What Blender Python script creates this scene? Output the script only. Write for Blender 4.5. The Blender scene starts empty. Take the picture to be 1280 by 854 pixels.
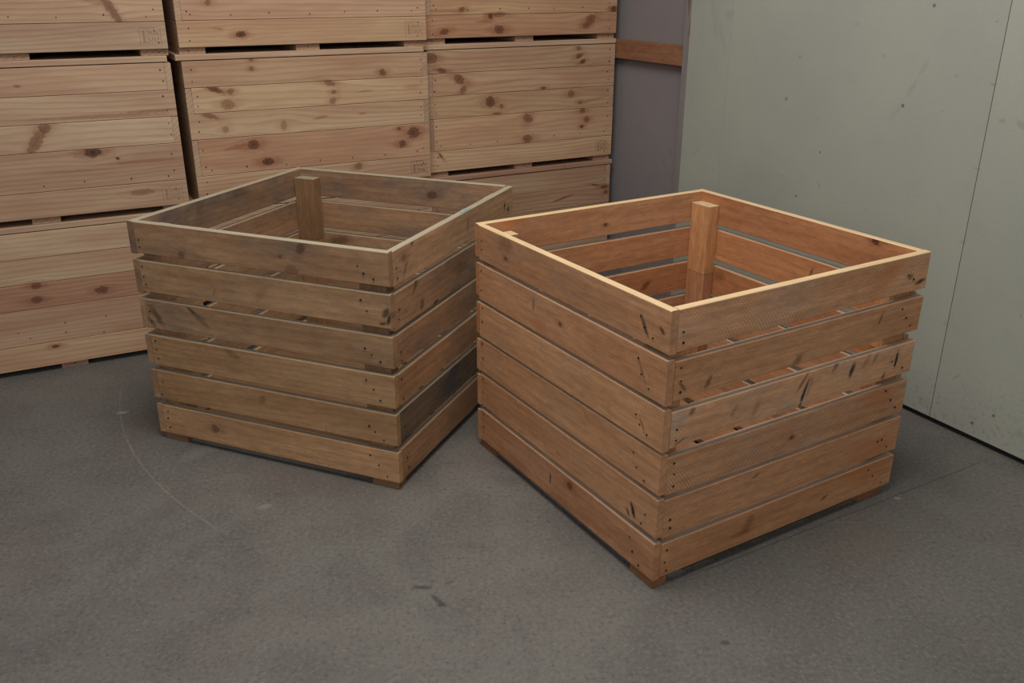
import bpy, bmesh, math, random
from mathutils import Vector, Matrix, Euler

# ------------------------------------------------------------ camera
S = bpy.context.scene
COL = S.collection
F_PX, PITCH, ROLL, CAM_H = 1114.2, 0.3873, 0.0016, 1.2971
cam_d = bpy.data.cameras.new('camera')
cam = bpy.data.objects.new('camera', cam_d)
COL.objects.link(cam)
cam_d.sensor_width = 36.0
cam_d.lens = F_PX / 1280.0 * 36.0
cam_d.clip_start = 0.05
cam.matrix_world = (Matrix.Translation((0, 0, CAM_H)) @ Matrix.Rotation(math.pi / 2 - PITCH, 4, 'X')
                    @ Matrix.Rotation(ROLL, 4, 'Z'))
S.camera = cam

# ------------------------------------------------------------ light and exposure
world = bpy.data.worlds.new('world')
S.world = world
world.use_nodes = True
world.node_tree.nodes['Background'].inputs[0].default_value = (0.80, 0.88, 1.0, 1)
world.node_tree.nodes['Background'].inputs[1].default_value = 0.18

def area(name, loc, aim, size, size_y, power, col):
    l = bpy.data.lights.new(name, 'AREA')
    l.shape = 'RECTANGLE'
    l.size, l.size_y, l.energy, l.color = size, size_y, power, col
    o = bpy.data.objects.new(name, l)
    COL.objects.link(o)
    o.location = loc
    o.rotation_euler = (Vector(aim) - Vector(loc)).to_track_quat('-Z', 'Y').to_euler()
    return o

area('roof_light', (-0.10, 1.7, 2.85), (0.15, 2.0, 0.0), 1.6, 1.4, 62, (1.0, 0.95, 0.86))
area('unseen_door_fill', (-0.5, -2.5, 2.2), (0.2, 2.6, 0.5), 2.8, 2.0, 52, (1.0, 0.96, 0.9))  # front fill added behind the camera for daylight from an unseen door

S.view_settings.view_transform = 'Standard'
S.view_settings.look = 'None'
S.view_settings.exposure = 0.10
S.view_settings.gamma = 1.0
S.view_settings.use_curve_mapping = False
S.cycles.use_denoising = True
S.cycles.max_bounces = 6

random.seed(7)

# ------------------------------------------------------------ measured marks: (along the face, height, half length, half width, angle, strength, type)
NAILS={
('R', 'A'):[ (0.093,0.641),(0.080,0.620),(0.051,0.605),(0.093,0.545),(0.081,0.512),(0.054,0.488),(0.090,0.412),(0.076,0.393),(0.050,0.379),(0.091,0.316),(0.078,0.285),(0.050,0.264),(0.038,0.183),(0.050,0.153),(0.086,0.095),(0.074,0.062),(0.050,0.038),(0.776,0.638),(0.777,0.614),(0.778,0.554),(0.780,0.496),(0.776,0.445),(0.777,0.404),(0.779,0.336),(0.775,0.293),(0.777,0.227),(0.777,0.186),(0.774,0.115),(0.775,0.072) ],
('R', 'B'):[ (0.035,0.629),(0.037,0.605),(0.036,0.549),(0.039,0.518),(0.039,0.492),(0.038,0.404),(0.038,0.378),(0.038,0.322),(0.041,0.293),(0.041,0.263),(0.039,0.177),(0.041,0.155),(0.037,0.097),(0.033,0.065),(0.039,0.041),(0.748,0.632),(0.772,0.618),(0.748,0.545),(0.769,0.518),(0.790,0.493),(0.743,0.405),(0.790,0.378),(0.740,0.324),(0.766,0.292),(0.790,0.265),(0.743,0.177),(0.759,0.178),(0.783,0.152),(0.724,0.098),(0.746,0.073),(0.786,0.041) ],
('L', 'A'):[ (0.088,0.631),(0.072,0.613),(0.044,0.601),(0.085,0.542),(0.069,0.514),(0.082,0.409),(0.063,0.394),(0.038,0.378),(0.084,0.319),(0.063,0.295),(0.045,0.266),(0.084,0.183),(0.067,0.169),(0.041,0.149),(0.087,0.094),(0.062,0.067),(0.037,0.037),(0.786,0.625),(0.786,0.604),(0.789,0.547),(0.788,0.518),(0.784,0.495),(0.786,0.414),(0.784,0.385),(0.783,0.324),(0.784,0.296),(0.782,0.268),(0.781,0.193),(0.789,0.151),(0.778,0.097),(0.782,0.073),(0.779,0.043) ],
('L', 'B'):[ (0.038,0.625),(0.042,0.597),(0.044,0.513),(0.038,0.488),(0.041,0.396),(0.042,0.372),(0.037,0.320),(0.041,0.262),(0.043,0.178),(0.044,0.148),(0.047,0.080),(0.054,0.046),(0.754,0.627),(0.783,0.607) ],
}
BLOBS={
('R', 'A'):[ (0.080,0.622,0.028,0.006,-58,0.8,'s'),(0.024,0.630,0.012,0.006,-40,0.8,'s'),(0.079,0.518,0.03,0.005,-60,0.5,'s'),(0.067,0.394,0.02,0.005,-55,0.5,'s'),(0.082,0.170,0.024,0.007,-65,1,'s'),(0.421,0.080,0.02,0.0035,88,0.9,'s'),(0.374,0.027,0.07,0.03,0,0.35,'r'),(0.333,0.104,0.012,0.012,0,0.7,'k'),(0.512,0.538,0.025,0.006,85,0.6,'r'),(0.649,0.661,0.04,0.03,20,0.4,'r'),(0.393,0.524,0.006,0.006,0,0.7,'k'),(0.649,0.620,0.006,0.006,0,0.7,'k'),(0.481,0.488,0.05,0.02,0,0.35,'o'),(0.099,0.156,0.015,0.004,-60,0.8,'s'),(0.616,0.040,0.1,0.03,0,0.3,'r'),(0.165,0.005,0.05,0.02,10,0.3,'r') ],
('R', 'B'):[ (0.800,0.607,0.022,0.007,10,0.9,'s'),(0.758,0.626,0.012,0.009,0,0.7,'s'),(0.670,0.535,0.022,0.005,65,0.6,'s'),(0.117,0.497,0.018,0.008,60,0.6,'s'),(0.044,0.505,0.02,0.005,-50,0.6,'s'),(0.392,0.488,0.02,0.012,30,0.5,'s'),(0.429,0.393,0.038,0.007,72,1,'s'),(0.443,0.409,0.03,0.012,68,0.5,'r'),(0.4365,0.396,0.036,0.0028,72,0.9,'w'),(0.419,0.425,0.03,0.006,55,0.6,'s'),(0.532,0.446,0.026,0.008,60,0.6,'s'),(0.592,0.415,0.022,0.009,72,0.95,'s'),(0.675,0.429,0.02,0.006,60,0.5,'s'),(0.760,0.406,0.028,0.006,85,1,'s'),(0.719,0.371,0.012,0.006,70,0.7,'s'),(0.486,0.456,0.025,0.012,55,0.5,'r'),(0.644,0.431,0.025,0.012,60,0.4,'r'),(0.078,0.436,0.012,0.009,50,0.6,'s'),(0.205,0.407,0.02,0.008,60,0.4,'r'),(0.273,0.395,0.025,0.01,65,0.4,'r'),(0.408,0.282,0.006,0.006,0,0.8,'k'),(0.050,0.372,0.02,0.004,20,0.5,'s'),(0.292,0.079,0.035,0.016,60,0.55,'r'),(0.269,0.058,0.04,0.01,0,0.5,'r'),(0.561,0.066,0.016,0.006,20,0.6,'s'),(0.300,0.210,0.016,0.005,20,0.5,'s'),(0.670,0.643,0.08,0.03,30,0.5,'o'),(0.720,0.315,0.07,0.04,0,0.6,'o'),(0.724,0.164,0.09,0.04,0,0.5,'o'),(0.708,0.097,0.09,0.04,0,0.5,'o') ],
('R', 'C'):[ (0.335,0.683,0.012,0.008,0,0.8,'s'),(0.667,0.675,0.012,0.012,0,0.9,'k'),(0.478,0.537,0.02,0.006,70,0.6,'s'),(0.129,0.430,0.03,0.02,0,0.4,'s') ],
('R', 'D'):[ (0.228,0.403,0.026,0.012,35,0.9,'r'),(0.395,0.621,0.006,0.006,0,0.8,'k'),(0.719,0.683,0.06,0.03,0,0.7,'o') ],
('L', 'A'):[ (0.254,0.657,0.015,0.012,60,0.6,'k'),(0.288,0.594,0.022,0.016,0,0.35,'k'),(0.319,0.629,0.005,0.005,0,0.6,'k'),(0.644,0.596,0.01,0.012,60,0.4,'k'),(0.764,0.403,0.04,0.012,-55,0.6,'s'),(0.785,0.380,0.03,0.008,-50,0.5,'s'),(0.639,0.437,0.02,0.006,-35,0.7,'s'),(0.609,0.413,0.04,0.012,-40,0.45,'s'),(0.015,0.515,0.02,0.01,60,0.8,'s'),(0.007,0.499,0.02,0.006,70,0.9,'s'),(0.026,0.485,0.012,0.005,10,0.8,'s'),(0.392,0.519,0.03,0.015,50,0.3,'r'),(0.610,0.071,0.014,0.014,0,0.6,'k'),(0.513,0.324,0.03,0.012,-20,0.35,'s'),(0.427,0.198,0.02,0.012,60,0.35,'s'),(0.549,0.501,0.015,0.005,60,0.3,'s'),(0.540,0.579,0.005,0.005,0,0.9,'s'),(0.376,0.133,0.02,0.004,10,0.3,'s'),(0.223,0.138,0.015,0.003,85,0.3,'s') ],
('L', 'B'):[ (0.081,0.640,0.012,0.012,0,0.4,'k'),(0.087,0.609,0.03,0.006,60,0.5,'s'),(0.127,0.666,0.01,0.006,20,0.7,'s'),(0.139,0.552,0.03,0.01,60,0.6,'s'),(0.171,0.485,0.02,0.014,60,0.6,'s'),(0.251,0.463,0.02,0.006,10,0.9,'s'),(0.386,0.548,0.1,0.03,0,0.35,'s'),(0.412,0.516,0.06,0.02,0,0.3,'s'),(0.756,0.624,0.006,0.014,0,1,'s'),(0.787,0.607,0.005,0.014,0,1,'s'),(0.473,0.630,0.006,0.03,0,0.5,'s') ],
('L', 'C'):[ (0.537,0.623,0.02,0.014,10,0.7,'k'),(0.527,0.576,0.008,0.01,0,1,'s'),(0.164,0.429,0.06,0.02,10,0.6,'s'),(0.230,0.642,0.2,0.015,0,0.25,'r') ],
('L', 'D'):[ (0.355,0.660,0.05,0.02,0,0.3,'s'),(0.548,0.651,0.04,0.02,60,0.3,'s') ],
}
BIN_BLOBS={
'A':[ (0.754,1.201,0.05,0.014,-60,0.6,'k'),(0.712,1.223,0.05,0.01,-10,0.4,'r'),(0.464,0.800,0.05,0.018,55,0.55,'k'),(0.497,0.842,0.018,0.015,0,0.6,'k'),(0.627,0.753,0.028,0.018,0,1,'k'),(0.680,0.869,0.25,0.008,0,0.6,'r'),(0.857,0.877,0.12,0.006,0,0.6,'r'),(0.808,0.709,0.16,0.006,0,0.6,'r'),(0.553,0.695,0.14,0.004,0,0.4,'r'),(0.700,0.726,0.008,0.006,0,0.9,'s'),(0.378,0.320,0.016,0.012,0,0.7,'k'),(0.371,0.269,0.018,0.012,0,0.7,'k'),(0.578,0.273,0.022,0.014,0,0.75,'k'),(0.398,0.091,0.012,0.007,0,0.9,'k'),(0.761,0.604,0.04,0.01,0,0.4,'k'),(0.464,1.062,0.006,0.006,0,0.9,'s'),(0.427,0.528,0.008,0.008,0,0.6,'k'),(0.441,0.976,0.012,0.006,0,0.5,'s') ],
'B':[ (0.210,1.114,0.017,0.012,0,1,'k'),(0.134,1.134,0.025,0.005,-8,0.6,'r'),(0.112,1.219,0.01,0.01,0,0.6,'k'),(0.234,0.998,0.009,0.009,0,0.6,'k'),(0.237,1.028,0.009,0.006,0,0.6,'k'),(0.099,0.934,0.03,0.009,-20,0.9,'k'),(0.153,0.925,0.014,0.01,0,0.6,'k'),(0.139,0.879,0.025,0.02,0,0.5,'k'),(0.072,0.845,0.03,0.009,-20,0.6,'k'),(0.121,0.794,0.012,0.014,0,0.4,'k'),(0.516,0.935,0.022,0.011,-15,0.6,'k'),(0.529,0.902,0.01,0.007,0,0.6,'k'),(0.523,0.871,0.014,0.012,20,0.5,'k'),(0.725,0.963,0.014,0.014,0,0.8,'k'),(0.651,0.899,0.035,0.004,3,0.6,'r'),(0.472,0.813,0.035,0.006,10,0.6,'r'),(0.636,0.817,0.018,0.005,0,0.6,'r'),(0.214,0.733,0.022,0.018,0,0.85,'k'),(0.150,0.729,0.05,0.01,8,0.6,'r'),(0.260,0.667,0.022,0.014,0,0.95,'k'),(0.783,0.749,0.008,0.007,0,0.8,'k'),(0.843,0.729,0.026,0.024,0,0.85,'k'),(0.794,0.689,0.016,0.014,0,0.8,'k'),(0.607,0.618,0.016,0.014,30,0.5,'k'),(0.331,0.793,0.012,0.02,0,0.3,'k'),(0.844,0.906,0.04,0.014,0,0.3,'r'),(0.022,1.004,0.03,0.014,0,0.3,'r') ],
'C':[ (0.157,1.181,0.014,0.01,20,0.7,'k'),(0.284,1.155,0.011,0.011,0,1,'k'),(0.328,1.161,0.03,0.01,0,0.5,'k'),(0.324,1.103,0.022,0.017,0,0.8,'k'),(0.078,1.100,0.02,0.012,10,0.8,'k'),(0.262,1.135,0.05,0.008,0,0.6,'r'),(0.765,1.131,0.03,0.02,30,0.6,'k'),(0.742,1.109,0.016,0.013,0,0.5,'k'),(0.883,1.175,0.016,0.012,0,0.9,'k'),(0.063,1.177,0.2,0.006,0,0.4,'r'),(0.019,1.002,0.026,0.022,0,0.7,'k'),(0.063,0.955,0.024,0.01,-10,0.8,'k'),(0.140,0.917,0.024,0.016,-20,0.8,'k'),(0.157,0.875,0.018,0.014,40,0.6,'k'),(0.281,0.820,0.022,0.022,0,0.9,'k'),(0.334,0.798,0.01,0.01,0,0.6,'k'),(0.311,0.770,0.02,0.006,0,0.6,'k'),(0.462,0.740,0.018,0.026,60,0.65,'k'),(0.459,0.652,0.024,0.018,0,0.7,'k'),(0.678,0.831,0.018,0.016,0,0.6,'k'),(0.725,0.791,0.012,0.008,0,0.7,'k'),(0.709,1.019,0.012,0.008,0,0.7,'k'),(0.714,0.986,0.018,0.01,20,0.8,'k'),(0.731,0.963,0.016,0.009,20,0.9,'k'),(0.739,0.756,0.016,0.013,0,0.7,'k'),(0.761,0.716,0.016,0.013,0,0.7,'k'),(0.737,0.686,0.01,0.008,0,0.9,'k'),(0.536,0.862,0.015,0.006,0,0.8,'k'),(0.871,0.403,0.02,0.009,0,0.7,'k'),(0.881,0.376,0.014,0.009,0,0.7,'k'),(0.817,0.416,0.02,0.005,-10,0.6,'k'),(0.645,0.372,0.07,0.006,12,0.9,'r'),(0.049,0.615,0.014,0.005,-50,0.8,'k'),(0.788,0.798,0.1,0.008,8,0.4,'r'),(0.308,0.893,0.2,0.006,4,0.35,'r') ],
}

# ------------------------------------------------------------ node helpers
class NB:
    def __init__(self, name):
        self.mat = bpy.data.materials.new(name)
        self.mat.use_nodes = True
        self.t = self.mat.node_tree
        self.bsdf = self.t.nodes['Principled BSDF']

    def n(self, kind, **kw):
        nd = self.t.nodes.new(kind)
        for k, v in kw.items():
            setattr(nd, k, v)
        return nd

    def put(self, sock, v):
        if hasattr(v, 'links') or isinstance(v, bpy.types.NodeSocket):
            self.t.links.new(v, sock)
        else:
            sock.default_value = v

    def m(self, op, a, b=0.0, c=0.0, clamp=False):
        nd = self.n('ShaderNodeMath', operation=op, use_clamp=clamp)
        self.put(nd.inputs[0], a); self.put(nd.inputs[1], b); self.put(nd.inputs[2], c)
        return nd.outputs[0]

    def xyz(self, v):
        nd = self.n('ShaderNodeSeparateXYZ'); self.put(nd.inputs[0], v)
        return nd.outputs

    def vec(self, x, y, z):
        nd = self.n('ShaderNodeCombineXYZ')
        for i, v in enumerate((x, y, z)):
            self.put(nd.inputs[i], v)
        return nd.outputs[0]

    def noise(self, v, w, scale=1.0, detail=2.0, rough=0.5, dist=0.0):
        nd = self.n('ShaderNodeTexNoise', noise_dimensions='4D')
        self.put(nd.inputs['Vector'], v); self.put(nd.inputs['W'], w)
        nd.inputs['Scale'].default_value = scale
        nd.inputs['Detail'].default_value = detail
        nd.inputs['Roughness'].default_value = rough
        nd.inputs['Distortion'].default_value = dist
        return nd.outputs[0]

    def ramp(self, v, a, b, lo=0.0, hi=1.0, smooth=True):
        nd = self.n('ShaderNodeMapRange', interpolation_type='SMOOTHSTEP' if smooth else 'LINEAR')
        self.put(nd.inputs[0], v)
        for i, x in enumerate((a, b, lo, hi)):
            self.put(nd.inputs[i + 1], x)
        return nd.outputs[0]

    def mix(self, f, a, b, blend='MIX'):
        nd = self.n('ShaderNodeMix', data_type='RGBA', blend_type=blend)
        self.put(nd.inputs[0], f)
        for i, v in ((6, a), (7, b)):
            self.put(nd.inputs[i], v if not isinstance(v, tuple) else (v + (1.0,) if len(v) == 3 else v))
        return nd.outputs[2]

    def blob(self, x, z, b, rag=None, lo=1.25, hi=0.35):
        x0, z0, rx, rz, ang = b[:5]
        c, s = math.cos(math.radians(ang)), math.sin(math.radians(ang))
        dx, dz = self.m('SUBTRACT', x, x0), self.m('SUBTRACT', z, z0)
        u = self.m('ADD', self.m('MULTIPLY', dx, c / rx), self.m('MULTIPLY', dz, s / rx))
        v = self.m('ADD', self.m('MULTIPLY', dx, -s / rz), self.m('MULTIPLY', dz, c / rz))
        q = self.m('SQRT', self.m('ADD', self.m('MULTIPLY', u, u), self.m('MULTIPLY', v, v)))
        if rag is not None:
            q = self.m('ADD', q, rag)
        return self.ramp(q, lo, hi), q

    def bump(self, h, strength, dist=0.002):
        nd = self.n('ShaderNodeBump')
        nd.inputs['Strength'].default_value = strength
        nd.inputs['Distance'].default_value = dist
        self.put(nd.inputs['Height'], h)
        self.t.links.new(nd.outputs[0], self.bsdf.inputs['Normal'])


WOODS = {
    # pale knotty softwood of the stacked bins
    'pine': dict(a=(0.475, 0.345, 0.238), b=(0.395, 0.252, 0.172), ring=(0.27, 0.135, 0.085), knot=(0.060, 0.026, 0.016),
                 red=(0.24, 0.095, 0.05), K=60.0, amp=2.8, rs=0.46, fib=0.10, saw=0.0, grey=0.0, rough=0.62, top=None),
    # fresh orange brown rough sawn hardwood
    'orange': dict(a=(0.520, 0.275, 0.145), b=(0.425, 0.208, 0.102), ring=(0.23, 0.095, 0.045), knot=(0.045, 0.022, 0.015),
                   red=(0.17, 0.062, 0.030), K=40.0, amp=2.2, rs=0.22, fib=0.20, saw=0.05, grey=0.14, rough=0.58,
                   top=(0.66, 0.47, 0.27)),
    # olive brown weathered softwood
    'weathered': dict(a=(0.405, 0.240, 0.128), b=(0.312, 0.176, 0.090), ring=(0.180, 0.098, 0.050), knot=(0.050, 0.030, 0.020),
                      red=(0.13, 0.060, 0.038), K=46.0, amp=2.6, rs=0.30, fib=0.20, saw=0.03, grey=0.30, rough=0.7,
                      top=(0.37, 0.32, 0.23)),
}
_wood_cache = {}

def wood(kind, blobs=(), tint=(1, 1, 1), grey=None, saw=None):
    key = (kind, tuple(blobs), tint, grey, saw)
    if key in _wood_cache:
        return _wood_cache[key]
    P = WOODS[kind]
    g = NB(kind + '_wood')
    tc = g.n('ShaderNodeTexCoord')
    geo = g.n('ShaderNodeNewGeometry')
    rnd = g.n('ShaderNodeObjectInfo').outputs['Random']
    x, y, z = g.xyz(tc.outputs['Object'])
    W = g.m('MULTIPLY', rnd, 90.0)
    rag = g.m('MULTIPLY', g.m('SUBTRACT', g.noise(g.vec(g.m('MULTIPLY', x, 60.0), y, g.m('MULTIPLY', z, 140.0)), W, 1.0, 4.0, 0.7), 0.5), 1.5)
    zz = z
    for b in blobs:                                   # grain flows round the knots
        if b[6] != 'k':
            continue
        r = max(b[3], 0.006)
        dx = g.m('MULTIPLY', g.m('SUBTRACT', x, b[0]), 0.45)
        dz = g.m('SUBTRACT', z, b[1])
        d2 = g.m('ADD', g.m('MULTIPLY', dx, dx), g.m('MULTIPLY', dz, dz))
        k = g.m('DIVIDE', r * r * 2.2, g.m('ADD', d2, r * r * 2.2))
        zz = g.m('SUBTRACT', zz, g.m('MULTIPLY', dz, k))
    n1 = g.noise(g.vec(g.m('MULTIPLY', x, 0.9), g.m('MULTIPLY', y, 5.0), g.m('MULTIPLY', zz, 7.0)), W, 1.0, 1.5, 0.45)
    n2 = g.noise(g.vec(g.m('MULTIPLY', x, 5.0), g.m('MULTIPLY', y, 20.0), g.m('MULTIPLY', zz, 24.0)), W, 1.0, 2.0)
    field = g.m('ADD', g.m('ADD', g.m('MULTIPLY', zz, P['K']), g.m('MULTIPLY', y, P['K'] * 0.7)),
                g.m('ADD', g.m('MULTIPLY', n1, P['amp'] * 2.0), g.m('MULTIPLY', n2, 0.35)))
    fr = g.m('FRACT', field)
    ring = g.m('MULTIPLY', g.ramp(fr, 0.35, 0.88), g.ramp(fr, 1.0, 0.90))
    tone = g.noise(g.vec(g.m('MULTIPLY', x, 2.2), g.m('MULTIPLY', y, 6.0), g.m('MULTIPLY', zz, 16.0)), g.m('ADD', W, 7.0), 1.0, 3.0, 0.55)
    fib = g.noise(g.vec(g.m('MULTIPLY', x, 14.0), g.m('MULTIPLY', y, 300.0), g.m('MULTIPLY', zz, 420.0)), W, 1.0, 3.0, 0.6)
    col = g.mix(g.ramp(tone, 0.32, 0.68), P['a'], P['b'])
    ringamp = g.m('MULTIPLY', ring, g.m('MULTIPLY', g.ramp(n1, 0.25, 0.75, 0.45, 1.0), P['rs']))
    col = g.mix(ringamp, col, P['ring'])
    gr = P['grey'] if grey is None else grey
    if gr > 0:
        pat = g.noise(g.vec(g.m('MULTIPLY', x, 5.0), g.m('MULTIPLY', y, 9.0), g.m('MULTIPLY', z, 11.0)), g.m('ADD', W, 31.0), 1.0, 4.0, 0.6)
        gc = (0.30, 0.225, 0.175) if kind == 'orange' else (0.165, 0.130, 0.105)
        col = g.mix(g.m('MULTIPLY', g.ramp(pat, 0.42, 0.72), gr * 1.6, clamp=True), col, gc)
    sw = P['saw'] if saw is None else saw
    height = g.m('MULTIPLY', fib, 0.5)
    if sw > 0:
        bend = g.m('MULTIPLY', g.noise(g.vec(g.m('MULTIPLY', x, 2.0), 0.0, g.m('MULTIPLY', z, 3.0)), W, 1.0, 1.0), 30.0)
        slope = 0.85 if saw is not None else g.ramp(rnd, 0.0, 1.0, -1.1, 1.1, False)
        curve = g.m('MULTIPLY', g.m('MULTIPLY', z, z), 2.2)
        arg = g.m('ADD', g.m('MULTIPLY', g.m('ADD', g.m('ADD', x, curve), g.m('MULTIPLY', z, slope)), 700.0), g.m('MULTIPLY', bend, 0.8))
        st = g.m('SINE', arg)
        am = g.ramp(g.noise(g.vec(g.m('MULTIPLY', x, 4.0), 1.0, g.m('MULTIPLY', z, 9.0)), g.m('ADD', W, 3.0), 1.0, 2.0), 0.36, 0.56)
        st = g.m('MULTIPLY', g.m('MULTIPLY', st, am), g.ramp(g.noise(g.vec(g.m('MULTIPLY', x, 70.0), 0.0, g.m('MULTIPLY', z, 50.0)), W, 1.0, 2.0), 0.3, 0.65, 0.1 * sw, 1.25 * sw))
        col = g.mix(1.0, col, g.vec(g.m('ADD', st, 1.0), g.m('ADD', st, 1.0), g.m('ADD', st, 1.0)), 'MULTIPLY')
        height = g.m('ADD', height, st)
    if kind != 'pine':
        mo = g.noise(g.vec(g.m('MULTIPLY', x, 22.0), g.m('MULTIPLY', y, 60.0), g.m('MULTIPLY', z, 60.0)), g.m('ADD', W, 11.0), 1.0, 5.0, 0.7, 0.8)
        mf = g.ramp(mo, 0.30, 0.70, 0.80, 1.17, False)
        col = g.mix(1.0, col, g.vec(mf, mf, mf), 'MULTIPLY')
    f = g.ramp(fib, 0.25, 0.75, 1.0 - P['fib'], 1.0 + P['fib'], False)
    f = g.m('MULTIPLY', f, g.ramp(g.m('FRACT', g.m('MULTIPLY', rnd, 17.3)), 0.0, 1.0, 0.90, 1.08, False))
    col = g.mix(1.0, col, g.vec(f, f, f), 'MULTIPLY')
    for b in blobs:
        st, ty = b[5], b[6]
        if ty == 'k':
            halo, _ = g.blob(x, z, (b[0], b[1], b[2] * 2.7 + 0.006, b[3] * 1.35 + 0.003, b[4]), rag, 1.2, 0.3)
            col = g.mix(g.m('MULTIPLY', halo, 0.65 * st), col, P['red'])
            core, q = g.blob(x, z, b, rag, 1.15, 0.7)
            swirl = g.m('ADD', g.m('MULTIPLY', g.m('SINE', g.m('MULTIPLY', q, 9.0)), 0.14), 0.86)
            col = g.mix(g.m('MULTIPLY', g.m('MULTIPLY', core, swirl), 0.35 + 0.65 * st), col, tuple(r_ * 0.75 * (1 - st ** 2) + k_ * st ** 2 for r_, k_ in zip(P['red'], P['knot'])))
        else:
            mk, _ = g.blob(x, z, b, rag)
            c = {'s': (0.028, 0.018, 0.014), 'r': P['red'], 'o': (0.40, 0.150, 0.050), 'w': (0.36, 0.30, 0.24)}[ty]
            col = g.mix(g.m('MULTIPLY', mk, st), col, c)
    if tint != (1, 1, 1):
        col = g.mix(1.0, col, tint, 'MULTIPLY')
    g.put(g.bsdf.inputs['Base Color'], col)
    g.bsdf.inputs['Roughness'].default_value = P['rough']
    g.bsdf.inputs['Specular IOR Level'].default_value = 0.3
    g.bump(height, 0.35, 0.0012)
    _wood_cache[key] = g.mat
    return g.mat


def plain(name, col, rough=0.6, metal=0.0, var=0.12, scale=30.0):
    g = NB(name)
    tc = g.n('ShaderNodeTexCoord')
    n = g.noise(tc.outputs['Object'], 0.0, scale, 3.0)
    f = g.ramp(n, 0.25, 0.75, 1 - var, 1 + var, False)
    g.put(g.bsdf.inputs['Base Color'], g.mix(1.0, col, g.vec(f, f, f), 'MULTIPLY'))
    g.bsdf.inputs['Roughness'].default_value = rough
    g.bsdf.inputs['Metallic'].default_value = metal
    return g.mat

# ------------------------------------------------------------ mesh helpers
_mesh_cache = {}

def board_mesh(lx, ly, lz, bev=0.0016):
    """a board along X with eased long edges, centred on its origin; end faces slightly eased too"""
    key = (round(lx, 4), round(ly, 4), round(lz, 4), bev)
    hx, hy, hz, b = lx / 2, ly / 2, lz / 2, bev
    prof = [(-hy + b, -hz), (hy - b, -hz), (hy, -hz + b), (hy, hz - b), (hy - b, hz), (-hy + b, hz), (-hy, hz - b), (-hy, -hz + b)]
    v = [(sx * hx, py, pz) for sx in (-1, 1) for (py, pz) in prof]
    f = [tuple(range(7, -1, -1)), tuple(range(8, 16))]
    f += [(i, (i + 1) % 8, 8 + (i + 1) % 8, 8 + i) for i in range(8)]
    me = bpy.data.meshes.new('board')
    me.from_pydata(v, [], f)
    me.update()
    return me, key

def board(name, lx, ly, lz, mat, parent, loc, rot=(0, 0, 0), bev=0.0016, shape=None):
    me, key = board_mesh(lx, ly, lz, bev)
    key = key + (mat.name, shape is None)
    if shape is None and key in _mesh_cache:
        bpy.data.meshes.remove(me)
        me = _mesh_cache[key]
    else:
        if shape is not None:
            for v in me.vertices:
                v.co = shape(v.co)
        me.materials.append(mat)
        if shape is None:
            _mesh_cache[key] = me
    o = bpy.data.objects.new(name, me)
    COL.objects.link(o)
    o.parent = parent
    o.location = loc
    o.rotation_euler = rot
    return o

def mesh_obj(name, v, f, mat, parent=None, loc=(0, 0, 0), rot=(0, 0, 0), kind=None):
    me = bpy.data.meshes.new(name)
    me.from_pydata(v, [], f)
    me.update()
    me.materials.append(mat)
    o = bpy.data.objects.new(name, me)
    COL.objects.link(o)
    o.parent = parent
    o.location = loc
    o.rotation_euler = rot
    if kind:
        o['kind'] = kind
    return o

def thing(name, loc, rz, label, cat, group=None):
    o = bpy.data.objects.new(name, None)
    o.empty_display_size = 0.2
    COL.objects.link(o)
    o.location = loc
    o.rotation_euler = (0, 0, rz)
    o['label'] = label
    o['category'] = cat
    if group:
        o['group'] = group
    return o

nail_mat = plain('rusted_nail', (0.022, 0.014, 0.011), 0.6, 0.3)
gap_shade_mat = plain('gap_shade_timber', (0.012, 0.011, 0.012), 0.9)

def nail_heads(name, pts, parent, r=0.0032):
    """pts: (position, outward normal, along, up); little domed discs joined in one mesh"""
    v, f = [], []
    for p, n, a, u in pts:
        i0 = len(v)
        rr = r * random.uniform(0.8, 1.25)
        for k in range(7):
            t = 2 * math.pi * k / 7
            v.append(tuple(p + a * (rr * math.cos(t)) + u * (rr * math.sin(t)) - n * 0.0006))
        for k in range(7):
            t = 2 * math.pi * k / 7
            v.append(tuple(p + a * (rr * .8 * math.cos(t)) + u * (rr * .8 * math.sin(t)) + n * 0.0007))
        f.append(tuple(range(i0 + 7, i0 + 14)))
        f += [(i0 + k, i0 + (k + 1) % 7, i0 + 7 + (k + 1) % 7, i0 + 7 + k) for k in range(7)]
    return mesh_obj(name, v, f, nail_mat, parent, kind='stuff')

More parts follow.
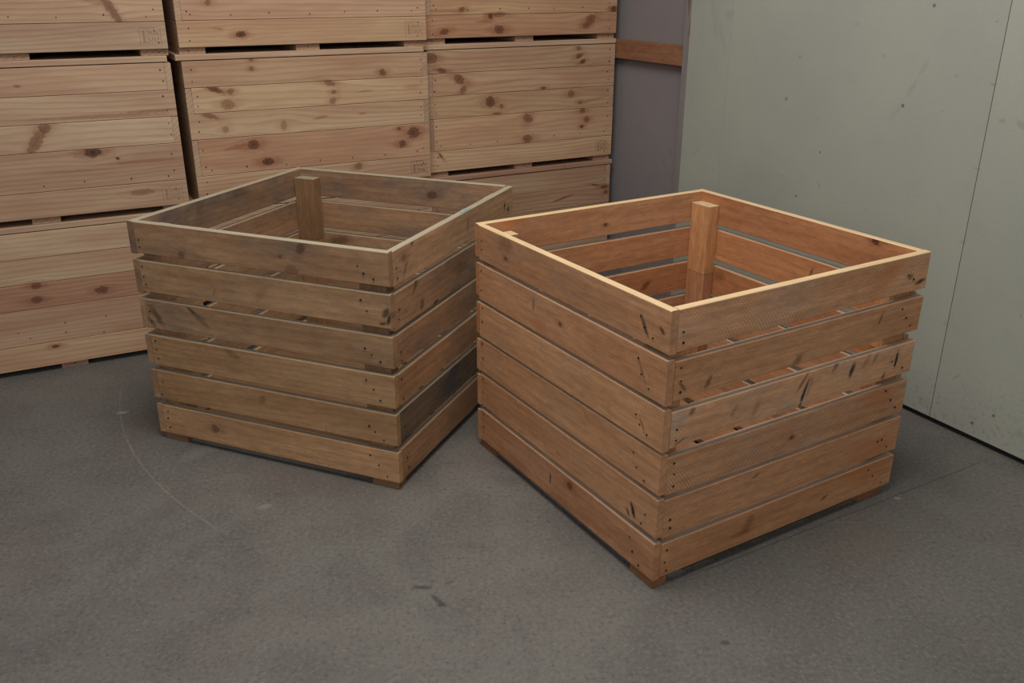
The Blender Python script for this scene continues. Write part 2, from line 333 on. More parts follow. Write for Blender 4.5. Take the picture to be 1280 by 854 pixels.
# ------------------------------------------------------------ floor
def floor_material():
    g = NB('worn_concrete')
    tc = g.n('ShaderNodeTexCoord')
    x, y, z = g.xyz(tc.outputs['Object'])
    v = g.vec(x, y, 0.0)
    big = g.noise(v, 1.0, 0.9, 3.0, 0.5, 0.4)
    mid = g.noise(v, 5.0, 5.0, 5.0, 0.62, 0.6)
    fine = g.noise(v, 9.0, 90.0, 4.0, 0.7)
    grit = g.noise(v, 12.0, 420.0, 2.0, 0.6)
    col = g.mix(g.ramp(big, 0.3, 0.7), (0.104, 0.101, 0.093), (0.140, 0.130, 0.119))
    col = g.mix(g.ramp(mid, 0.36, 0.60, 0.6, 0.0), col, (0.096, 0.087, 0.084))
    col = g.mix(g.ramp(g.noise(v, 21.0, 2.6, 4.0, 0.6, 0.8), 0.52, 0.68, 0.0, 0.45), col, (0.130, 0.105, 0.098))
    col = g.mix(g.ramp(fine, 0.50, 0.68, 0.0, 0.6), col, (0.185, 0.172, 0.155))
    col = g.mix(g.ramp(fine, 0.48, 0.32, 0.0, 0.7), col, (0.060, 0.055, 0.052))
    f = g.ramp(grit, 0.25, 0.75, 0.72, 1.28, False)
    col = g.mix(1.0, col, g.vec(f, f, f), 'MULTIPLY')
    # cleaned wheel sweeps and drag lines: long streaks across the slab
    st = g.noise(g.vec(g.m('ADD', g.m('MULTIPLY', x, 1.2), g.m('MULTIPLY', y, 0.8)), g.m('MULTIPLY', g.m('SUBTRACT', y, g.m('MULTIPLY', x, 0.42)), 26.0), 0.0), 2.0, 1.0, 4.0, 0.6)
    col = g.mix(g.ramp(st, 0.62, 0.74, 0.0, 0.30), col, (0.065, 0.060, 0.058))
    rag = g.m('MULTIPLY', g.m('SUBTRACT', g.noise(v, 3.0, 60.0, 3.0), 0.5), 1.6)
    # curved pale scratch through (-1.324,2.724) (-1.068,2.266) (-0.714,1.893)
    ax, ay, bx_, by_, cx_, cy_ = -1.33, 2.75, -1.085, 2.266, -0.714, 1.893
    d = 2 * (ax * (by_ - cy_) + bx_ * (cy_ - ay) + cx_ * (ay - by_))
    ux = ((ax**2 + ay**2) * (by_ - cy_) + (bx_**2 + by_**2) * (cy_ - ay) + (cx_**2 + cy_**2) * (ay - by_)) / d
    uy = ((ax**2 + ay**2) * (cx_ - bx_) + (bx_**2 + by_**2) * (ax - cx_) + (cx_**2 + cy_**2) * (bx_ - ax)) / d
    R = math.hypot(ax - ux, ay - uy)
    dx, dy = g.m('SUBTRACT', x, ux), g.m('SUBTRACT', y, uy)
    dist = g.m('ABSOLUTE', g.m('SUBTRACT', g.m('SQRT', g.m('ADD', g.m('MULTIPLY', dx, dx), g.m('MULTIPLY', dy, dy))), R))
    line = g.ramp(dist, 0.0045, 0.0008)
    seg = g.m('MULTIPLY', g.ramp(y, 1.86, 1.95), g.ramp(y, 2.80, 2.70))
    seg = g.m('MULTIPLY', seg, g.ramp(x, -0.6, -0.7))
    col = g.mix(g.m('MULTIPLY', g.m('MULTIPLY', line, seg), g.ramp(fine, 0.35, 0.6, 0.12, 0.42)), col, (0.24, 0.225, 0.205))
    pale, darkc, rust = (0.30, 0.27, 0.24), (0.040, 0.037, 0.036), (0.115, 0.062, 0.044)
    for b, c, s in [((-1.256, 2.568, 0.02, 0.010, 20), pale, 0.7), ((-0.205, 1.683, 0.028, 0.008, 0), darkc, 0.75),
                    ((-0.170, 1.640, 0.022, 0.008, -50), darkc, 0.7), ((-0.155, 1.622, 0.012, 0.009, 0), darkc, 0.8),
                    ((-0.146, 1.70, 0.02, 0.004, 30), darkc, 0.5), ((-0.654, 2.02, 0.022, 0.012, 30), pale, 0.3),
                    ((-0.62, 2.08, 0.03, 0.02, 10), rust, 0.3), ((-0.929, 2.3, 0.06, 0.03, 60), pale, 0.16),
                    ((1.04, 2.065, 0.012, 0.006, 0), pale, 0.6), ((0.45, 1.50, 0.012, 0.008, 0), darkc, 0.7),
                    ((0.86, 1.86, 0.16, 0.10, 20), rust, 0.16), ((-0.05, 2.35, 0.25, 0.10, 60), rust, 0.14),
                    ((-0.55, 2.15, 0.25, 0.08, -20), rust, 0.12)]:
        mk, _ = g.blob(x, y, b, rag)
        col = g.mix(g.m('MULTIPLY', mk, s), col, c)
    # hairline crack beside the orange crate, with the crate's shadow line painted in
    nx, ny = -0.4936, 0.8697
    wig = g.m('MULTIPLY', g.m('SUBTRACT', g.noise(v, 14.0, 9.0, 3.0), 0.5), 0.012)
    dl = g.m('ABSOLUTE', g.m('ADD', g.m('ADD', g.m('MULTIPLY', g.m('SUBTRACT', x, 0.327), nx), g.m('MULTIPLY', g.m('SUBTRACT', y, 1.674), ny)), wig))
    crack_shadow = g.m('MULTIPLY', g.ramp(dl, 0.0028, 0.0006), g.m('MULTIPLY', g.ramp(x, 0.36, 0.5), g.ramp(x, 1.45, 1.30)))
    col = g.mix(g.m('MULTIPLY', crack_shadow, 0.6), col, (0.035, 0.032, 0.031))
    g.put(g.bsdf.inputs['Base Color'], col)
    g.put(g.bsdf.inputs['Roughness'], g.ramp(mid, 0.3, 0.7, 0.50, 0.66))
    g.bsdf.inputs['Specular IOR Level'].default_value = 0.35
    g.bump(g.m('ADD', g.m('MULTIPLY', grit, 0.4), fine), 0.25, 0.0015)
    return g.mat

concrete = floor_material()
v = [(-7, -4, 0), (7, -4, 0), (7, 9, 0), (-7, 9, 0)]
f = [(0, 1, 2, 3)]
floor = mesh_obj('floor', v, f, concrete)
floor['kind'] = 'structure'
floor['label'] = 'worn grey concrete floor with a curved pale scratch'

# ------------------------------------------------------------ right wall: lining panels over studs, rail and cladding beyond
WYAW = -0.5038
wd = Vector((math.sin(WYAW), math.cos(WYAW), 0))         # along the wall, going away
wn = Vector((-wd.y, wd.x, 0))                            # into the room (to the left)
W0 = Vector((1.5971, 2.0, 0))

def lining_material(name, blobs, base=(0.325, 0.335, 0.288)):
    g = NB(name)
    tc = g.n('ShaderNodeTexCoord')
    x, y, z = g.xyz(tc.outputs['Object'])
    v = g.vec(x, 0.0, z)
    a = g.noise(v, 1.0, 1.4, 4.0, 0.55)
    b = g.noise(v, 2.0, 12.0, 4.0, 0.6)
    c = g.noise(v, 3.0, 160.0, 3.0, 0.6)
    col = g.mix(g.ramp(a, 0.35, 0.7), base, tuple(q * 0.90 for q in base[:2]) + (base[2] * 0.95,))
    col = g.mix(g.ramp(b, 0.5, 0.8, 0, 0.35), col, (base[0] * 0.82, base[1] * 0.78, base[2] * 0.80))
    # scuffed and grimy along the bottom
    low = g.m('MULTIPLY', g.ramp(z, 0.30, 0.0), g.ramp(g.noise(v, 6.0, 60.0, 5.0, 0.65), 0.50, 0.66))
    col = g.mix(g.m('MULTIPLY', low, 0.5), col, (0.19, 0.165, 0.150))
    speck = g.ramp(g.noise(v, 8.0, 55.0, 1.0, 0.4), 0.735, 0.775)
    col = g.mix(g.m('MULTIPLY', speck, 0.3), col, (0.075, 0.06, 0.055))
    rag = g.m('MULTIPLY', g.m('SUBTRACT', g.noise(v, 5.0, 45.0, 3.0), 0.5), 1.5)
    for bb in blobs:
        mk, _ = g.blob(x, z, bb, rag)
        col = g.mix(g.m('MULTIPLY', mk, bb[5] * (0.9 if max(bb[2], bb[3]) < 0.01 else 0.4)), col, (0.07, 0.06, 0.055) if bb[6] == 's' else (0.34, 0.35, 0.32))
    f = g.ramp(c, 0.25, 0.75, 0.95, 1.05, False)
    col = g.mix(1.0, col, g.vec(f, f, f), 'MULTIPLY')
    g.put(g.bsdf.inputs['Base Color'], col)
    g.bsdf.inputs['Roughness'].default_value = 0.6
    g.bsdf.inputs['Specular IOR Level'].default_value = 0.25
    g.bump(c, 0.12, 0.001)
    return g.mat

WALL_MARKS = [(0.817, 1.226, .006, .006, 0, .8, 's'), (1.343, 0.910, .006, .008, 50, .6, 's'), (1.163, 0.756, .005, .005, 0, .8, 's'),
              (1.163, 0.756, .02, .015, 0, .25, 'w'), (1.245, 0.590, .006, .006, 0, .7, 's'), (0.867, 0.942, .006, .006, 0, .9, 's'),
              (0.846, 0.996, .03, .008, -60, .35, 's'), (0.817, 1.055, .03, .008, -60, .30, 's'), (0.888, 0.921, .04, .006, -55, .25, 's'),
              (0.964, 1.079, .01, .006, 0, .35, 's'), (1.087, 1.166, .02, .006, 0, .3, 's'), (1.668, 1.175, .03, .02, 0, .3, 's'),
              (1.75, 1.160, .10, .012, 70, .22, 's'), (1.70, 1.10, .10, .012, 65, .2, 's'), (0.543, 0.939, .012, .008, 0, .5, 's'),
              (0.485, 0.934, .03, .010, 30, .45, 's'), (0.385, 0.111, .005, .005, 0, .9, 's'), (0.444, 0.06, .007, .006, 0, .9, 's'),
              (0.522, 0.182, .02, .005, -50, .5, 's'), (0.298, 0.091, .02, .012, 0, .4, 's'), (0.708, 1.042, .01, .008, 0, .3, 's'),
              (1.794, 0.657, .04, .006, -55, .30, 's'), (1.148, 0.646, .02, .005, 60, .4, 's'), (0.61, 0.06, .03, .018, 0, .3, 's'),
              (1.303, 1.053, .006, .006, 0, .4, 's'), (1.36, 0.62, .18, .05, 0, .12, 's'), (0.588, 1.03, .012, .003, 0, .6, 's'),
              (0.589, .80, .012, .003, 0, .5, 's'), (0.590, .585, .014, .006, 0, .4, 's'), (0.592, .33, .01, .004, 0, .6, 's')]
wall = bpy.data.objects.new('wall_right', None)
COL.objects.link(wall)
wall.location = W0
WROT = math.atan2(wd.y, wd.x)
wall.rotation_euler = (0, 0, WROT)
wall['kind'] = 'structure'
wall['label'] = 'pale green lined wall on the right with rail and grey sheet beyond'
HW = 2.6
for s0, s1 in ((-3.2, -0.7), (-0.698, 0.5835), (0.5860, 1.6510), (1.6518, 1.885)):
    xm, w = (s0 + s1) / 2, s1 - s0
    marks = [(b[0] - xm, b[1] - 0.02 - (HW - .02) / 2) + b[2:] for b in WALL_MARKS if s0 - .03 < b[0] < s1 + .03]
    # object origin sits at the panel's bottom centre
    def lift(co):
        return co
    me, _ = board_mesh(w, 0.012, HW - 0.02, 0.0008)
    for vv in me.vertices:
        vv.co.z += (HW - 0.02) / 2
    me.materials.append(lining_material('pale_green_lining', [(b[0] - xm, b[1] - 0.02) + b[2:] for b in WALL_MARKS if s0 - .03 < b[0] < s1 + .03]))
    o = bpy.data.objects.new('lining_panel', me)
    COL.objects.link(o)
    o.parent = wall
    o.location = (xm, -0.006, 0.02)
# local +Y of the wall points to the left (into the room): the panel face is at y = 0, so the rest lies at y < 0
board('bottom_plate', 5.1, 0.02, 0.035, gap_shade_mat, wall, (-0.66, -0.024, 0.0175))  # near-black plate paints the shade in the gap under the lining
stud_mat = NB('painted_stud')
_tc = stud_mat.n('ShaderNodeTexCoord'); _x, _y, _z = stud_mat.xyz(_tc.outputs['Object'])
_n = stud_mat.noise(stud_mat.vec(stud_mat.m('MULTIPLY', _x, 6.0), _y, stud_mat.m('MULTIPLY', _z, 60.0)), 0.0, 1.0, 3.0)
_c = stud_mat.mix(stud_mat.ramp(_n, .3, .7), (0.205, 0.185, 0.188), (0.175, 0.158, 0.160))
for bb in [(1.20, 0.0, .05, .005, 3, .8), (1.12, 0.01, .045, .004, 5, .7), (1.22, -0.008, .03, .006, 0, .7), (1.10, 0.012, .012, .006, 0, .8)]:
    mk, _ = stud_mat.blob(_x, _z, (bb[0] - HW / 2,) + bb[1:5])
    _c = stud_mat.mix(stud_mat.m('MULTIPLY', mk, bb[5]), _c, (0.11, 0.05, 0.035))
stud_mat.put(stud_mat.bsdf.inputs['Base Color'], _c)
stud_mat.bsdf.inputs['Roughness'].default_value = 0.7
board('stud', HW, 0.045, 0.044, stud_mat.mat, wall, (1.909, -0.0315, HW / 2), (0, -math.pi / 2, 0)).rotation_euler = (0, -math.pi / 2, 0)
board('rail', 1.20, 0.03, 0.078, wood('orange', (), (0.50, 0.46, 0.48), 0.0, 0.0), wall, (1.932 + 0.60, -0.038, 1.010))
sheet_mat = lining_material('grey_sheet', [(0.10 - .6, 0.62 - HW / 2, .03, .006, 70, .6, 's'), (.14 - .6, .56 - HW / 2, .02, .008, 40, .5, 's')], (0.215, 0.196, 0.198))
board('cladding_sheet', 1.25, 0.01, HW, sheet_mat, wall, (1.925 + 0.60, -0.062, HW / 2))

wb = mesh_obj('wall_back', *(lambda c, a, n: ([tuple(c - a * 4.4), tuple(c + a * 2.4), tuple(c + a * 2.4 + Vector((0, 0, 2.6))), tuple(c - a * 4.4 + Vector((0, 0, 2.6))),
                                               tuple(c - a * 4.4 + n * .05), tuple(c + a * 2.4 + n * .05), tuple(c + a * 2.4 + n * .05 + Vector((0, 0, 2.6))), tuple(c - a * 4.4 + n * .05 + Vector((0, 0, 2.6)))],
                                              [(0, 1, 2, 3), (5, 4, 7, 6), (3, 2, 6, 7), (0, 4, 5, 1), (1, 5, 6, 2), (4, 0, 3, 7)]))(
    Vector((-0.95, 4.62, 0)), Vector((math.cos(0.5013), math.sin(0.5013), 0)), Vector((-math.sin(0.5013), math.cos(0.5013), 0))), sheet_mat)
wb['kind'] = 'structure'
wb['label'] = 'grey sheet wall behind the stacked bins'

# ------------------------------------------------------------ slatted crates
SAWS = {('R', 'B', 0): 0.20, ('R', 'B', 1): 0.08, ('R', 'B', 2): 0.08, ('R', 'B', 3): 0.19, ('R', 'B', 4): 0.13, ('R', 'B', 5): 0.11, ('R', 'C', 0): 0.02, ('R', 'D', 0): 0.03,
        ('R', 'C', 1): 0.02, ('R', 'D', 1): 0.02, ('R', 'C', 2): 0.02, ('R', 'D', 2): 0.02}

def make_crate(name, cx, cy, yaw, sx, sy, H, kind, faces, label, key, tints, blank):
    T = 0.020
    a = Vector((math.cos(yaw), math.sin(yaw), 0))
    b = Vector((-math.sin(yaw), math.cos(yaw), 0))
    ctr = Vector((cx, cy, 0)) + a * sx / 2 + b * sy / 2
    root = thing(name, ctr, yaw, label, 'crate', 'open slatted crates')
    hx, hy = sx / 2, sy / 2
    P = WOODS[kind]
    # face: start corner, direction, outward normal, start and end of the boards along it
    F = {'A': (Vector((-hx, -hy, 0)), Vector((0, 1, 0)), Vector((-1, 0, 0)), 0.0, sy - T - .0014),
         'B': (Vector((-hx, -hy, 0)), Vector((1, 0, 0)), Vector((0, -1, 0)), T + .0014, sx),
         'C': (Vector((hx, hy, 0)), Vector((0, -1, 0)), Vector((1, 0, 0)), 0.0, sy - T),
         'D': (Vector((hx, hy, 0)), Vector((-1, 0, 0)), Vector((0, 1, 0)), T, sx)}
    for fk, (O, d, n, s0, s1) in F.items():
        rz = math.atan2(d.y, d.x)
        flip = -1 if fk in 'AD' else 1
        for i, (zt, zb) in enumerate(faces[fk]):
            zm, sm = (zt + zb) / 2, (s0 + s1) / 2
            bl = [(q[0] - sm, q[1] - zm, q[2], q[3], q[4] * flip, q[5], q[6]) for q in BLOBS.get((key, fk), []) if zb - 0.006 < q[1] < zt + 0.006]
            tint, gr = tints.get((fk, i), ((1, 1, 1), None))
            mat = wood(kind, tuple(bl), tint, gr, SAWS.get((key, fk, i)))
            p = O + d * sm - n * (T / 2 + random.uniform(-0.0006, 0.0012))
            wob = random.uniform(-0.0018, 0.0018)
            L = (s1 - s0)
            ph = random.uniform(-1, 1) * 0.0006
            def shape(co, wob=wob, ph=ph, L=L):
                return Vector((co.x, co.y + ph * co.z / 0.05, co.z + wob * co.x / L))
            o = board('board', L, T, zt - zb, mat, root, (p.x, p.y, zm), (0, 0, rz), shape=shape)
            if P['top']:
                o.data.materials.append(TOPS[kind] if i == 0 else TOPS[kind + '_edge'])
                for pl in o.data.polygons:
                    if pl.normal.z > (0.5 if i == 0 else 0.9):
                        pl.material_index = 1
    # corner posts in two lengths; the lower ones stand on the floor as feet
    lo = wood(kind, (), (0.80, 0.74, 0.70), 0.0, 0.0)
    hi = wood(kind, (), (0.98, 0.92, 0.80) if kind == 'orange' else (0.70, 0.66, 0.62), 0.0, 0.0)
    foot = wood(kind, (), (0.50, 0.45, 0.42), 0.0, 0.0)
    for sxn, syn, lx, ly in ((1, 1, .042, .080), (-1, -1, .042, .080), (-1, 1, .080, .042), (1, -1, .080, .042)):
        px = sxn * (hx - T - 0.0016 - lx / 2)
        py = syn * (hy - T - 0.0016 - ly / 2)
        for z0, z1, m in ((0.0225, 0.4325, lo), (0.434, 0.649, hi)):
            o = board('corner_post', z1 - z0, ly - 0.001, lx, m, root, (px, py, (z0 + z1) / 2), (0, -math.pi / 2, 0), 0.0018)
            if z0 > 0.1 and P['top']:
                o.data = o.data.copy()
                o.data.materials.append(TOPS[kind + '_post'])
                for pl in o.data.polygons:
                    if pl.normal.x > 0.5:
                        pl.material_index = 1
    for sxn, syn, lx, ly, ix, iy in ((-1, -1, .042, .082, .005, .005), (1, -1, .092, .060, .022, .006), (-1, 1, .060, .082, .006, .014), (1, 1, .060, .082, .006, .006)):
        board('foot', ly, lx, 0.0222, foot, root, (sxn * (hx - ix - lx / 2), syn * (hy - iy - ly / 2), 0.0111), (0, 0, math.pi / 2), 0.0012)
    # base boards on two bearers
    bm_ = wood(kind, (), (0.5, 0.46, 0.44), 0.1, 0.0)  # tinted down: shade inside the crate put into the base colour
    for q in (-1, 1):
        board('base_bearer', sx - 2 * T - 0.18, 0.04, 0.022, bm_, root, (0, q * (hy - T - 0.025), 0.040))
    nb = 5
    wspan = (sx - 2 * T - 0.012) / nb
    for k in range(nb):
        ln = sy - 2 * T - (0.176 if k in (0, nb - 1) else 0.006)
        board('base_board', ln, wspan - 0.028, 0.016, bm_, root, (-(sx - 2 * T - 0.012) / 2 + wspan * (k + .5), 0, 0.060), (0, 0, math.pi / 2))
    pts = []
    for fk, (O, d, n, s0, s1) in F.items():
        lst = NAILS.get((key, fk))
        if lst is None:
            lst = []
            for zt, zb in faces[fk]:
                for s in (0.05, s1 - 0.04):
                    for q in (0.25, 0.75):
                        lst.append((s + random.uniform(-.008, .008), zb + (zt - zb) * q))
        for s, z in lst:
            if any(zb + 0.003 < z < zt - 0.003 for zt, zb in faces[fk]):
                pts.append((O + d * s + Vector((0, 0, z)) + n * 0.0013, n, d, Vector((0, 0, 1))))
    nail_heads('nail_heads', pts, root, 0.0030)
    if key == 'L':
        O, d, n, s0, s1 = F['B']
        c = O + d * 0.475 - n * 0.010 + Vector((0, 0, faces['B'][0][0] + 0.0012))
        mesh_obj('paint_mark', [tuple(c + d * (.034 * math.cos(t) * (1 + .25 * math.sin(3 * t))) + n * (.0085 * math.sin(t))) for t in [k * math.pi / 8 for k in range(16)]],
                 [tuple(range(16))], plain('faded_blue_paint', (0.25, 0.31, 0.30), 0.6, 0, 0.3, 90.0), root, kind='stuff')['label'] = 'faded pale blue paint mark'
    return root

TOPS = {}
for kind in ('orange', 'weathered'):
    g = NB(kind + '_sawn_edge')
    tc = g.n('ShaderNodeTexCoord')
    x, y, z = g.xyz(tc.outputs['Object'])
    nn = g.noise(g.vec(g.m('MULTIPLY', x, 9.0), g.m('MULTIPLY', y, 160.0), 0.0), 1.0, 1.0, 4.0, 0.6)
    c0 = WOODS[kind]['top']
    g.put(g.bsdf.inputs['Base Color'], g.mix(g.ramp(nn, 0.35, 0.7), c0, tuple(q * 0.80 for q in c0)))
    g.bsdf.inputs['Roughness'].default_value = 0.6
    TOPS[kind] = g.mat
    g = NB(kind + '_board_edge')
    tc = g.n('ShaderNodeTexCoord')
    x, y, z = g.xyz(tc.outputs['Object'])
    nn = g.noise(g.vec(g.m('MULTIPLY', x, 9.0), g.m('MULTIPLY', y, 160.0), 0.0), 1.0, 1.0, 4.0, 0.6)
    e0 = (0.50, 0.37, 0.27) if kind == 'orange' else (0.36, 0.29, 0.21)  # sawn-edge colour, paled to carry the light falling from above
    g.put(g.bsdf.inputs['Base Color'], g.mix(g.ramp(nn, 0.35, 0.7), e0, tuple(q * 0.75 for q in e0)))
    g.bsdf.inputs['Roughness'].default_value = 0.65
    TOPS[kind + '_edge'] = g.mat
    g = NB(kind + '_post_end')
    tc = g.n('ShaderNodeTexCoord')
    nn = g.noise(tc.outputs['Object'], 1.0, 90.0, 3.0, 0.6)
    g.put(g.bsdf.inputs['Base Color'], g.mix(g.ramp(nn, 0.35, 0.7), tuple(q * 0.9 for q in c0), tuple(q * 0.66 for q in c0)))
    g.bsdf.inputs['Roughness'].default_value = 0.7
    TOPS[kind + '_post'] = g.mat

R_FACES = {
    'A': [(.680, .583), (.571, .467), (.457, .3565), (.348, .2495), (.238, .140), (.125, .025)],
    'B': [(.680, .586), (.5655, .4745), (.447, .360), (.337, .243), (.230, .131), (.116, .0265)],
    'C': [(.680, .588), (.572, .475), (.456, .360), (.345, .248), (.232, .136), (.120, .025)],
    'D': [(.680, .588), (.569, .476), (.455, .363), (.343, .248), (.232, .136), (.120, .025)],
}
L_FACES = {
    'A': [(.675, .585), (.564, .4725), (.449, .362), (.340, .247), (.2285, .1365), (.115, .022)],
    'B': [(.672, .580), (.560, .460), (.447, .358), (.337, .250), (.2285, .140), (.117, .023)],
    'C': [(.675, .582), (.562, .468), (.452, .360), (.340, .250), (.228, .138), (.116, .023)],
    'D': [(.675, .582), (.564, .466), (.450, .360), (.340, .250), (.228, .138), (.116, .023)],
}
R_T = {('B', 0): ((1.05, 1.05, 1.06), 0.28), ('B', 1): ((1.12, 1.10, 1.04), 0.10), ('B', 2): ((1.18, 1.24, 1.28), 0.5), ('B', 3): ((1.06, 1.06, 1.06), 0.25),
       ('B', 4): ((1.08, 1.05, 1.0), 0.10), ('B', 5): ((1.02, 0.97, 0.88), 0.08), ('A', 2): ((1.02, 1.04, 1.0), 0.15),
       ('A', 3): ((1.08, 1.08, 1.04), 0.12), ('A', 4): ((1.0, 0.98, 0.94), 0.1), ('A', 5): ((0.86, 0.80, 0.78), 0.15),
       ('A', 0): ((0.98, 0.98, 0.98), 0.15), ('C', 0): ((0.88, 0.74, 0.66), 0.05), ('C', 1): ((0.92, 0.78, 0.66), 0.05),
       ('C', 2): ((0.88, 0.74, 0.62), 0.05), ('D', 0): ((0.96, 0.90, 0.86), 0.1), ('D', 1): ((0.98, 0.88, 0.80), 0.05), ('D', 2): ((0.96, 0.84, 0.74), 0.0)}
L_T = {('A', 0): ((0.98, 0.96, 0.96), 0.3), ('A', 1): ((1.06, 1.06, 1.04), 0.15), ('A', 2): ((0.98, 0.98, 0.98), 0.3),
       ('A', 3): ((1.04, 1.02, 0.94), 0.1), ('A', 4): ((1.06, 1.02, 0.92), 0.1), ('A', 5): ((1.10, 1.05, 0.96), 0.08),
       ('B', 0): ((1.30, 1.30, 1.32), 0.15), ('B', 1): ((0.90, 0.88, 0.90), 0.6), ('B', 2): ((0.82, 0.80, 0.80), 0.45), ('B', 3): ((0.98, 0.92, 0.88), 0.3),
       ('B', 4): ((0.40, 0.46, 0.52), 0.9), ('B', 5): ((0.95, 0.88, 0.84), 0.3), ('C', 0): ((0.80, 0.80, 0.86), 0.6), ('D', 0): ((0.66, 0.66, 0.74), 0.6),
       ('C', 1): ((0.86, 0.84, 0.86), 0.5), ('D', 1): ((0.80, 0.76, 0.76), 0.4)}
make_crate('slatted_crate', 0.3195, 1.6726, 0.5446, 0.8244, 0.8124, 0.68, 'orange', R_FACES,
           'orange-brown open slatted crate, the nearer right one with pale sawn rim', 'R', R_T, None)
make_crate('slatted_crate', -0.3043, 2.0980, 1.1906, 0.8229, 0.8197, 0.675, 'weathered', L_FACES,
           'weathered olive-brown open slatted crate on the left, in front of the stacked bins', 'L', L_T, None)

# ------------------------------------------------------------ stacked lidded bins
PITCH_Z, BT = 0.5269, 0.020
ROWS = [(0.0215, 0.1075), (0.1085, 0.2365), (0.2375, 0.3265), (0.3275, 0.4145), (0.4155, 0.5040)]
stamp_ink = plain('stamp_ink', (0.235, 0.150, 0.105), 0.8)

def stamp(root, s, z, w, h, flip):
    """the small burnt-in shipping mark: ruled frame, wheat-ear like emblem and a line of characters"""
    v, f = [], []
    def bar(x0, z0, x1, z1, t=0.0011):
        d = Vector((x1 - x0, z1 - z0)); L = d.length or 1e-6
        d /= L; nrm = Vector((-d.y, d.x)) * t * 0.36
        i = len(v)
        for yy in (-0.0017, -0.0006):
            for q in ((x0 - nrm.x, z0 - nrm.y), (x1 - nrm.x, z1 - nrm.y), (x1 + nrm.x, z1 + nrm.y), (x0 + nrm.x, z0 + nrm.y)):
                v.append((s + q[0], yy, z + q[1]))
        f.extend([(i, i + 1, i + 2, i + 3), (i + 4, i + 7, i + 6, i + 5), (i, i + 4, i + 5, i + 1), (i + 1, i + 5, i + 6, i + 2),
                  (i + 2, i + 6, i + 7, i + 3), (i + 3, i + 7, i + 4, i)])
    bar(0, 0, 0, h); bar(w * .36, h * .05, w * .36, h); bar(w, 0, w, h * .92)
    bar(0, h, w * .8, h, .0005)
    for k in range(5):                                   # emblem
        zz = h * (.18 + .13 * k)
        bar(w * .12, zz, w * .20, zz + h * .10, .0016); bar(w * .20, zz + h * .10, w * .27, zz, .0016)
    bar(w * .195, h * .12, w * .195, h * .88, .0016)
    for r, zz in enumerate((.56, .22)):                   # characters
        for k in range(4):
            x0 = w * (.44 + .13 * k)
            z0, z1 = h * zz, h * (zz + .22)
            bar(x0, z0, x0, z1, .0013)
            if (k + r + flip) % 2 == 0:
                bar(x0, z1, x0 + w * .07, z1, .0011); bar(x0 + w * .07, z1, x0 + w * .07, (z0 + z1) / 2, .0011); bar(x0, (z0 + z1) / 2, x0 + w * .07, (z0 + z1) / 2, .0011)
            else:
                bar(x0, z1, x0 + w * .07, z0, .0011)
    o = mesh_obj('stamp', v, f, stamp_ink, root, kind='stuff')
    o['label'] = 'small burnt shipping stamp'
    return o

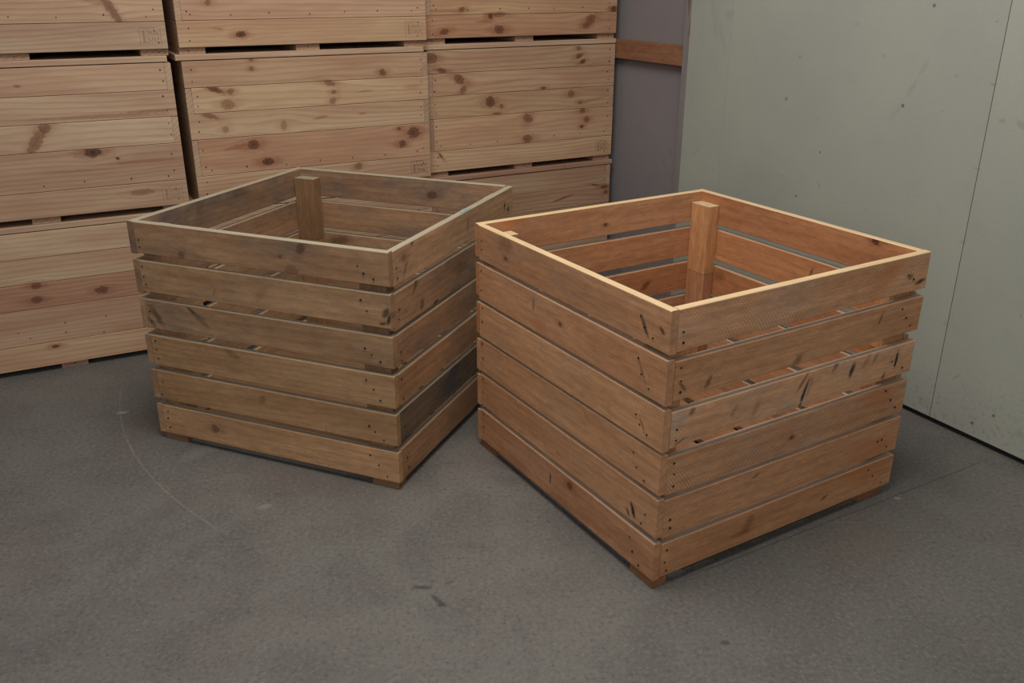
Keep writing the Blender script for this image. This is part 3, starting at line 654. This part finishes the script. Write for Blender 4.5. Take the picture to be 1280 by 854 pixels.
def make_bin(x, y, yaw, w, row, col, label, tints, lid_over, lid_kind=0):
    depth = 0.84
    root = thing('wooden_bin', (x, y, row * PITCH_Z), yaw, label, 'bin', 'lidded pine bins stacked along the back')
    z_base = row * PITCH_Z
    bset = BIN_BLOBS[col]
    hid = (0.94, 0.92, 0.90)
    for i, (z0, z1) in enumerate(ROWS):
        zm = (z0 + z1) / 2
        left_short = i in (1, 3)
        right_short = i in (2, 4)
        s0 = BT + 0.0008 if left_short else 0.0
        s1 = w - BT - 0.0008 if right_short else w
        sm = (s0 + s1) / 2
        bl = tuple((q[0] - sm, q[1] - z_base - zm) + q[2:] for q in bset if z0 - .008 < q[1] - z_base < z1 + .008)
        m = wood('pine', bl, tints.get((row, i), (1, 1, 1)))
        jit = random.uniform(0.0, 0.0012)
        board('plank', s1 - s0, BT, z1 - z0, m, root, (sm, BT / 2 - jit, zm))
        pm = wood('pine', (), hid)
        for xs, short in ((BT / 2, left_short), (w - BT / 2, right_short)):
            y0 = 0.0 if short else BT + 0.0014
            board('plank', depth - BT - y0, BT, z1 - z0, pm, root, (xs, (y0 + depth - BT) / 2, zm), (0, 0, math.pi / 2))
        board('plank', w, BT, z1 - z0, pm, root, (w / 2, depth - BT / 2 + 0.001, zm))
    # bottom, bearers and lid
    board('base_panel', w - 2 * BT - .004, depth - 2 * BT - .006, 0.016, wood('pine', (), hid), root, (w / 2, depth / 2, 0.034), bev=0.001)
    for xs in (0.0435, 0.449, w - 0.0435):
        board('bearer', depth - 0.03, 0.087, 0.0212, wood('pine', ((0.0 - (depth - .03) / 2 + 0.001, 0.0, 0.02, 0.008, 0, 0.2, 'r'),), (0.96, 0.90, 0.86)), root,
              (xs, depth / 2, 0.0106), (0, 0, math.pi / 2))
    l0, l1 = lid_over
    lm = wood('pine', (), (1.10, 1.12, 1.10) if lid_kind == 0 else (0.86, 0.74, 0.72))
    if lid_kind == 0:
        nl = 6
        for k in range(nl):
            dd = (depth + .004) / nl
            board('lid_board', w + l0 + l1, dd - 0.002, 0.0195, lm, root, ((w + l1 - l0) / 2, -0.002 + dd * (k + .5), 0.5165))
    else:
        for a0, a1 in ((-l0, 0.650), (0.653, w + l1)):
            nl = 6
            for k in range(nl):
                dd = (depth + .008) / nl
                board('lid_board', a1 - a0, dd - 0.002, 0.0195, lm, root, ((a0 + a1) / 2, -0.006 + dd * (k + .5), 0.5165))
    # nails
    pts = []
    n, a, u = Vector((0, -1, 0)), Vector((1, 0, 0)), Vector((0, 0, 1))
    for i, (z0, z1) in enumerate(ROWS):
        for s in ((0.033, w - 0.033)):
            for q in (0.27, 0.73):
                pts.append((Vector((s + random.uniform(-.006, .006), -0.0014, z0 + (z1 - z0) * q + random.uniform(-.006, .006))), n, a, u))
    for k in range(7):
        if col == 'A' and row == 0:
            for zz in (0.125, 0.165):
                pts.append((Vector((0.05 + k * .135 + random.uniform(-.03, .03), -0.0014, zz + random.uniform(-.01, .02))), n, a, u))
        else:
            pts.append((Vector((0.05 + k * .135 + random.uniform(-.008, .008), -0.0014, 0.128 + random.uniform(-.004, .004))), n, a, u))
    for xs in (0.03, 0.449, w - 0.03):
        pts.append((Vector((xs, 0.0148, 0.011)), n, a, u))
    nail_heads('nail_heads', pts, root, 0.0024)
    if not (col == 'C' and row == 2):
        stamp(root, w - 0.084, 0.036, 0.066, 0.054, row)
    return root

STACKS = {
    'A': dict(x=-1.1557 - 0.9114 * math.cos(0.478), y=3.1418 - 0.9114 * math.sin(0.478), yaw=0.478, w=0.9114, over=(0.0, -0.009)),
    'B': dict(x=-1.1307, y=3.1769, yaw=0.5013, w=0.9114, over=(0.018, -0.014)),
    'C': dict(x=-0.3383, y=3.6791, yaw=0.5013, w=0.9003, over=(0.016, 0.002)),
}
BIN_T = {
    'A': {(2, 1): (0.92, 0.86, 0.82), (2, 0): (0.96, 0.96, 0.94), (1, 4): (0.94, 0.88, 0.84), (1, 3): (0.98, 0.96, 0.92), (1, 2): (1.02, 1.03, 1.0), (1, 1): (0.96, 0.90, 0.86), (1, 0): (1.02, 0.98, 0.92),
          (0, 4): (1.08, 1.10, 1.04), (0, 3): (1.06, 1.06, 1.0), (0, 2): (0.80, 0.64, 0.58), (0, 1): (1.0, 0.92, 0.86), (0, 0): (1.04, 0.98, 0.88)},
    'B': {(2, 1): (0.98, 0.90, 0.86), (2, 0): (1.04, 0.98, 0.86), (1, 4): (0.96, 0.88, 0.80), (1, 3): (1.04, 1.02, 0.92), (1, 2): (1.02, 1.0, 0.92), (1, 1): (0.92, 0.80, 0.72), (1, 0): (1.04, 0.98, 0.90)},
    'C': {(2, 1): (0.94, 0.84, 0.72), (2, 0): (0.88, 0.72, 0.62), (1, 4): (0.98, 0.90, 0.82), (1, 3): (1.0, 0.92, 0.84), (1, 2): (1.04, 0.98, 0.84), (1, 1): (1.02, 0.92, 0.82), (1, 0): (1.0, 0.94, 0.84),
          (0, 4): (0.88, 0.82, 0.76), (0, 3): (0.86, 0.76, 0.70), (0, 2): (0.86, 0.78, 0.72)},
}
LABELS = {
    ('A', 2): 'topmost pale pine bin of the left stack, cut off by the frame',
    ('A', 1): 'middle pine bin of the left stack with a dark knot low on its front',
    ('A', 0): 'lowest pine bin of the left stack, one reddish plank, standing on the floor',
    ('B', 2): 'topmost pine bin of the middle stack with one small round dark knot',
    ('B', 1): 'middle pine bin of the middle stack, directly behind the weathered crate',
    ('B', 0): 'lowest pine bin of the middle stack, mostly hidden behind the weathered crate',
    ('C', 2): 'topmost pine bin of the right stack beside the grey wall',
    ('C', 1): 'middle pine bin of the right stack covered in many brown knots',
    ('C', 0): 'lowest pine bin of the right stack under a rough pinkish two-piece lid',
}
for col, st in STACKS.items():
    for row in range(3):
        make_bin(st['x'], st['y'], st['yaw'], st['w'], row, col, LABELS[(col, row)], BIN_T[col], (0.0, 0.006) if (col, row) == ('C', 0) else st['over'],
                 1 if (col, row) == ('C', 0) else 0)
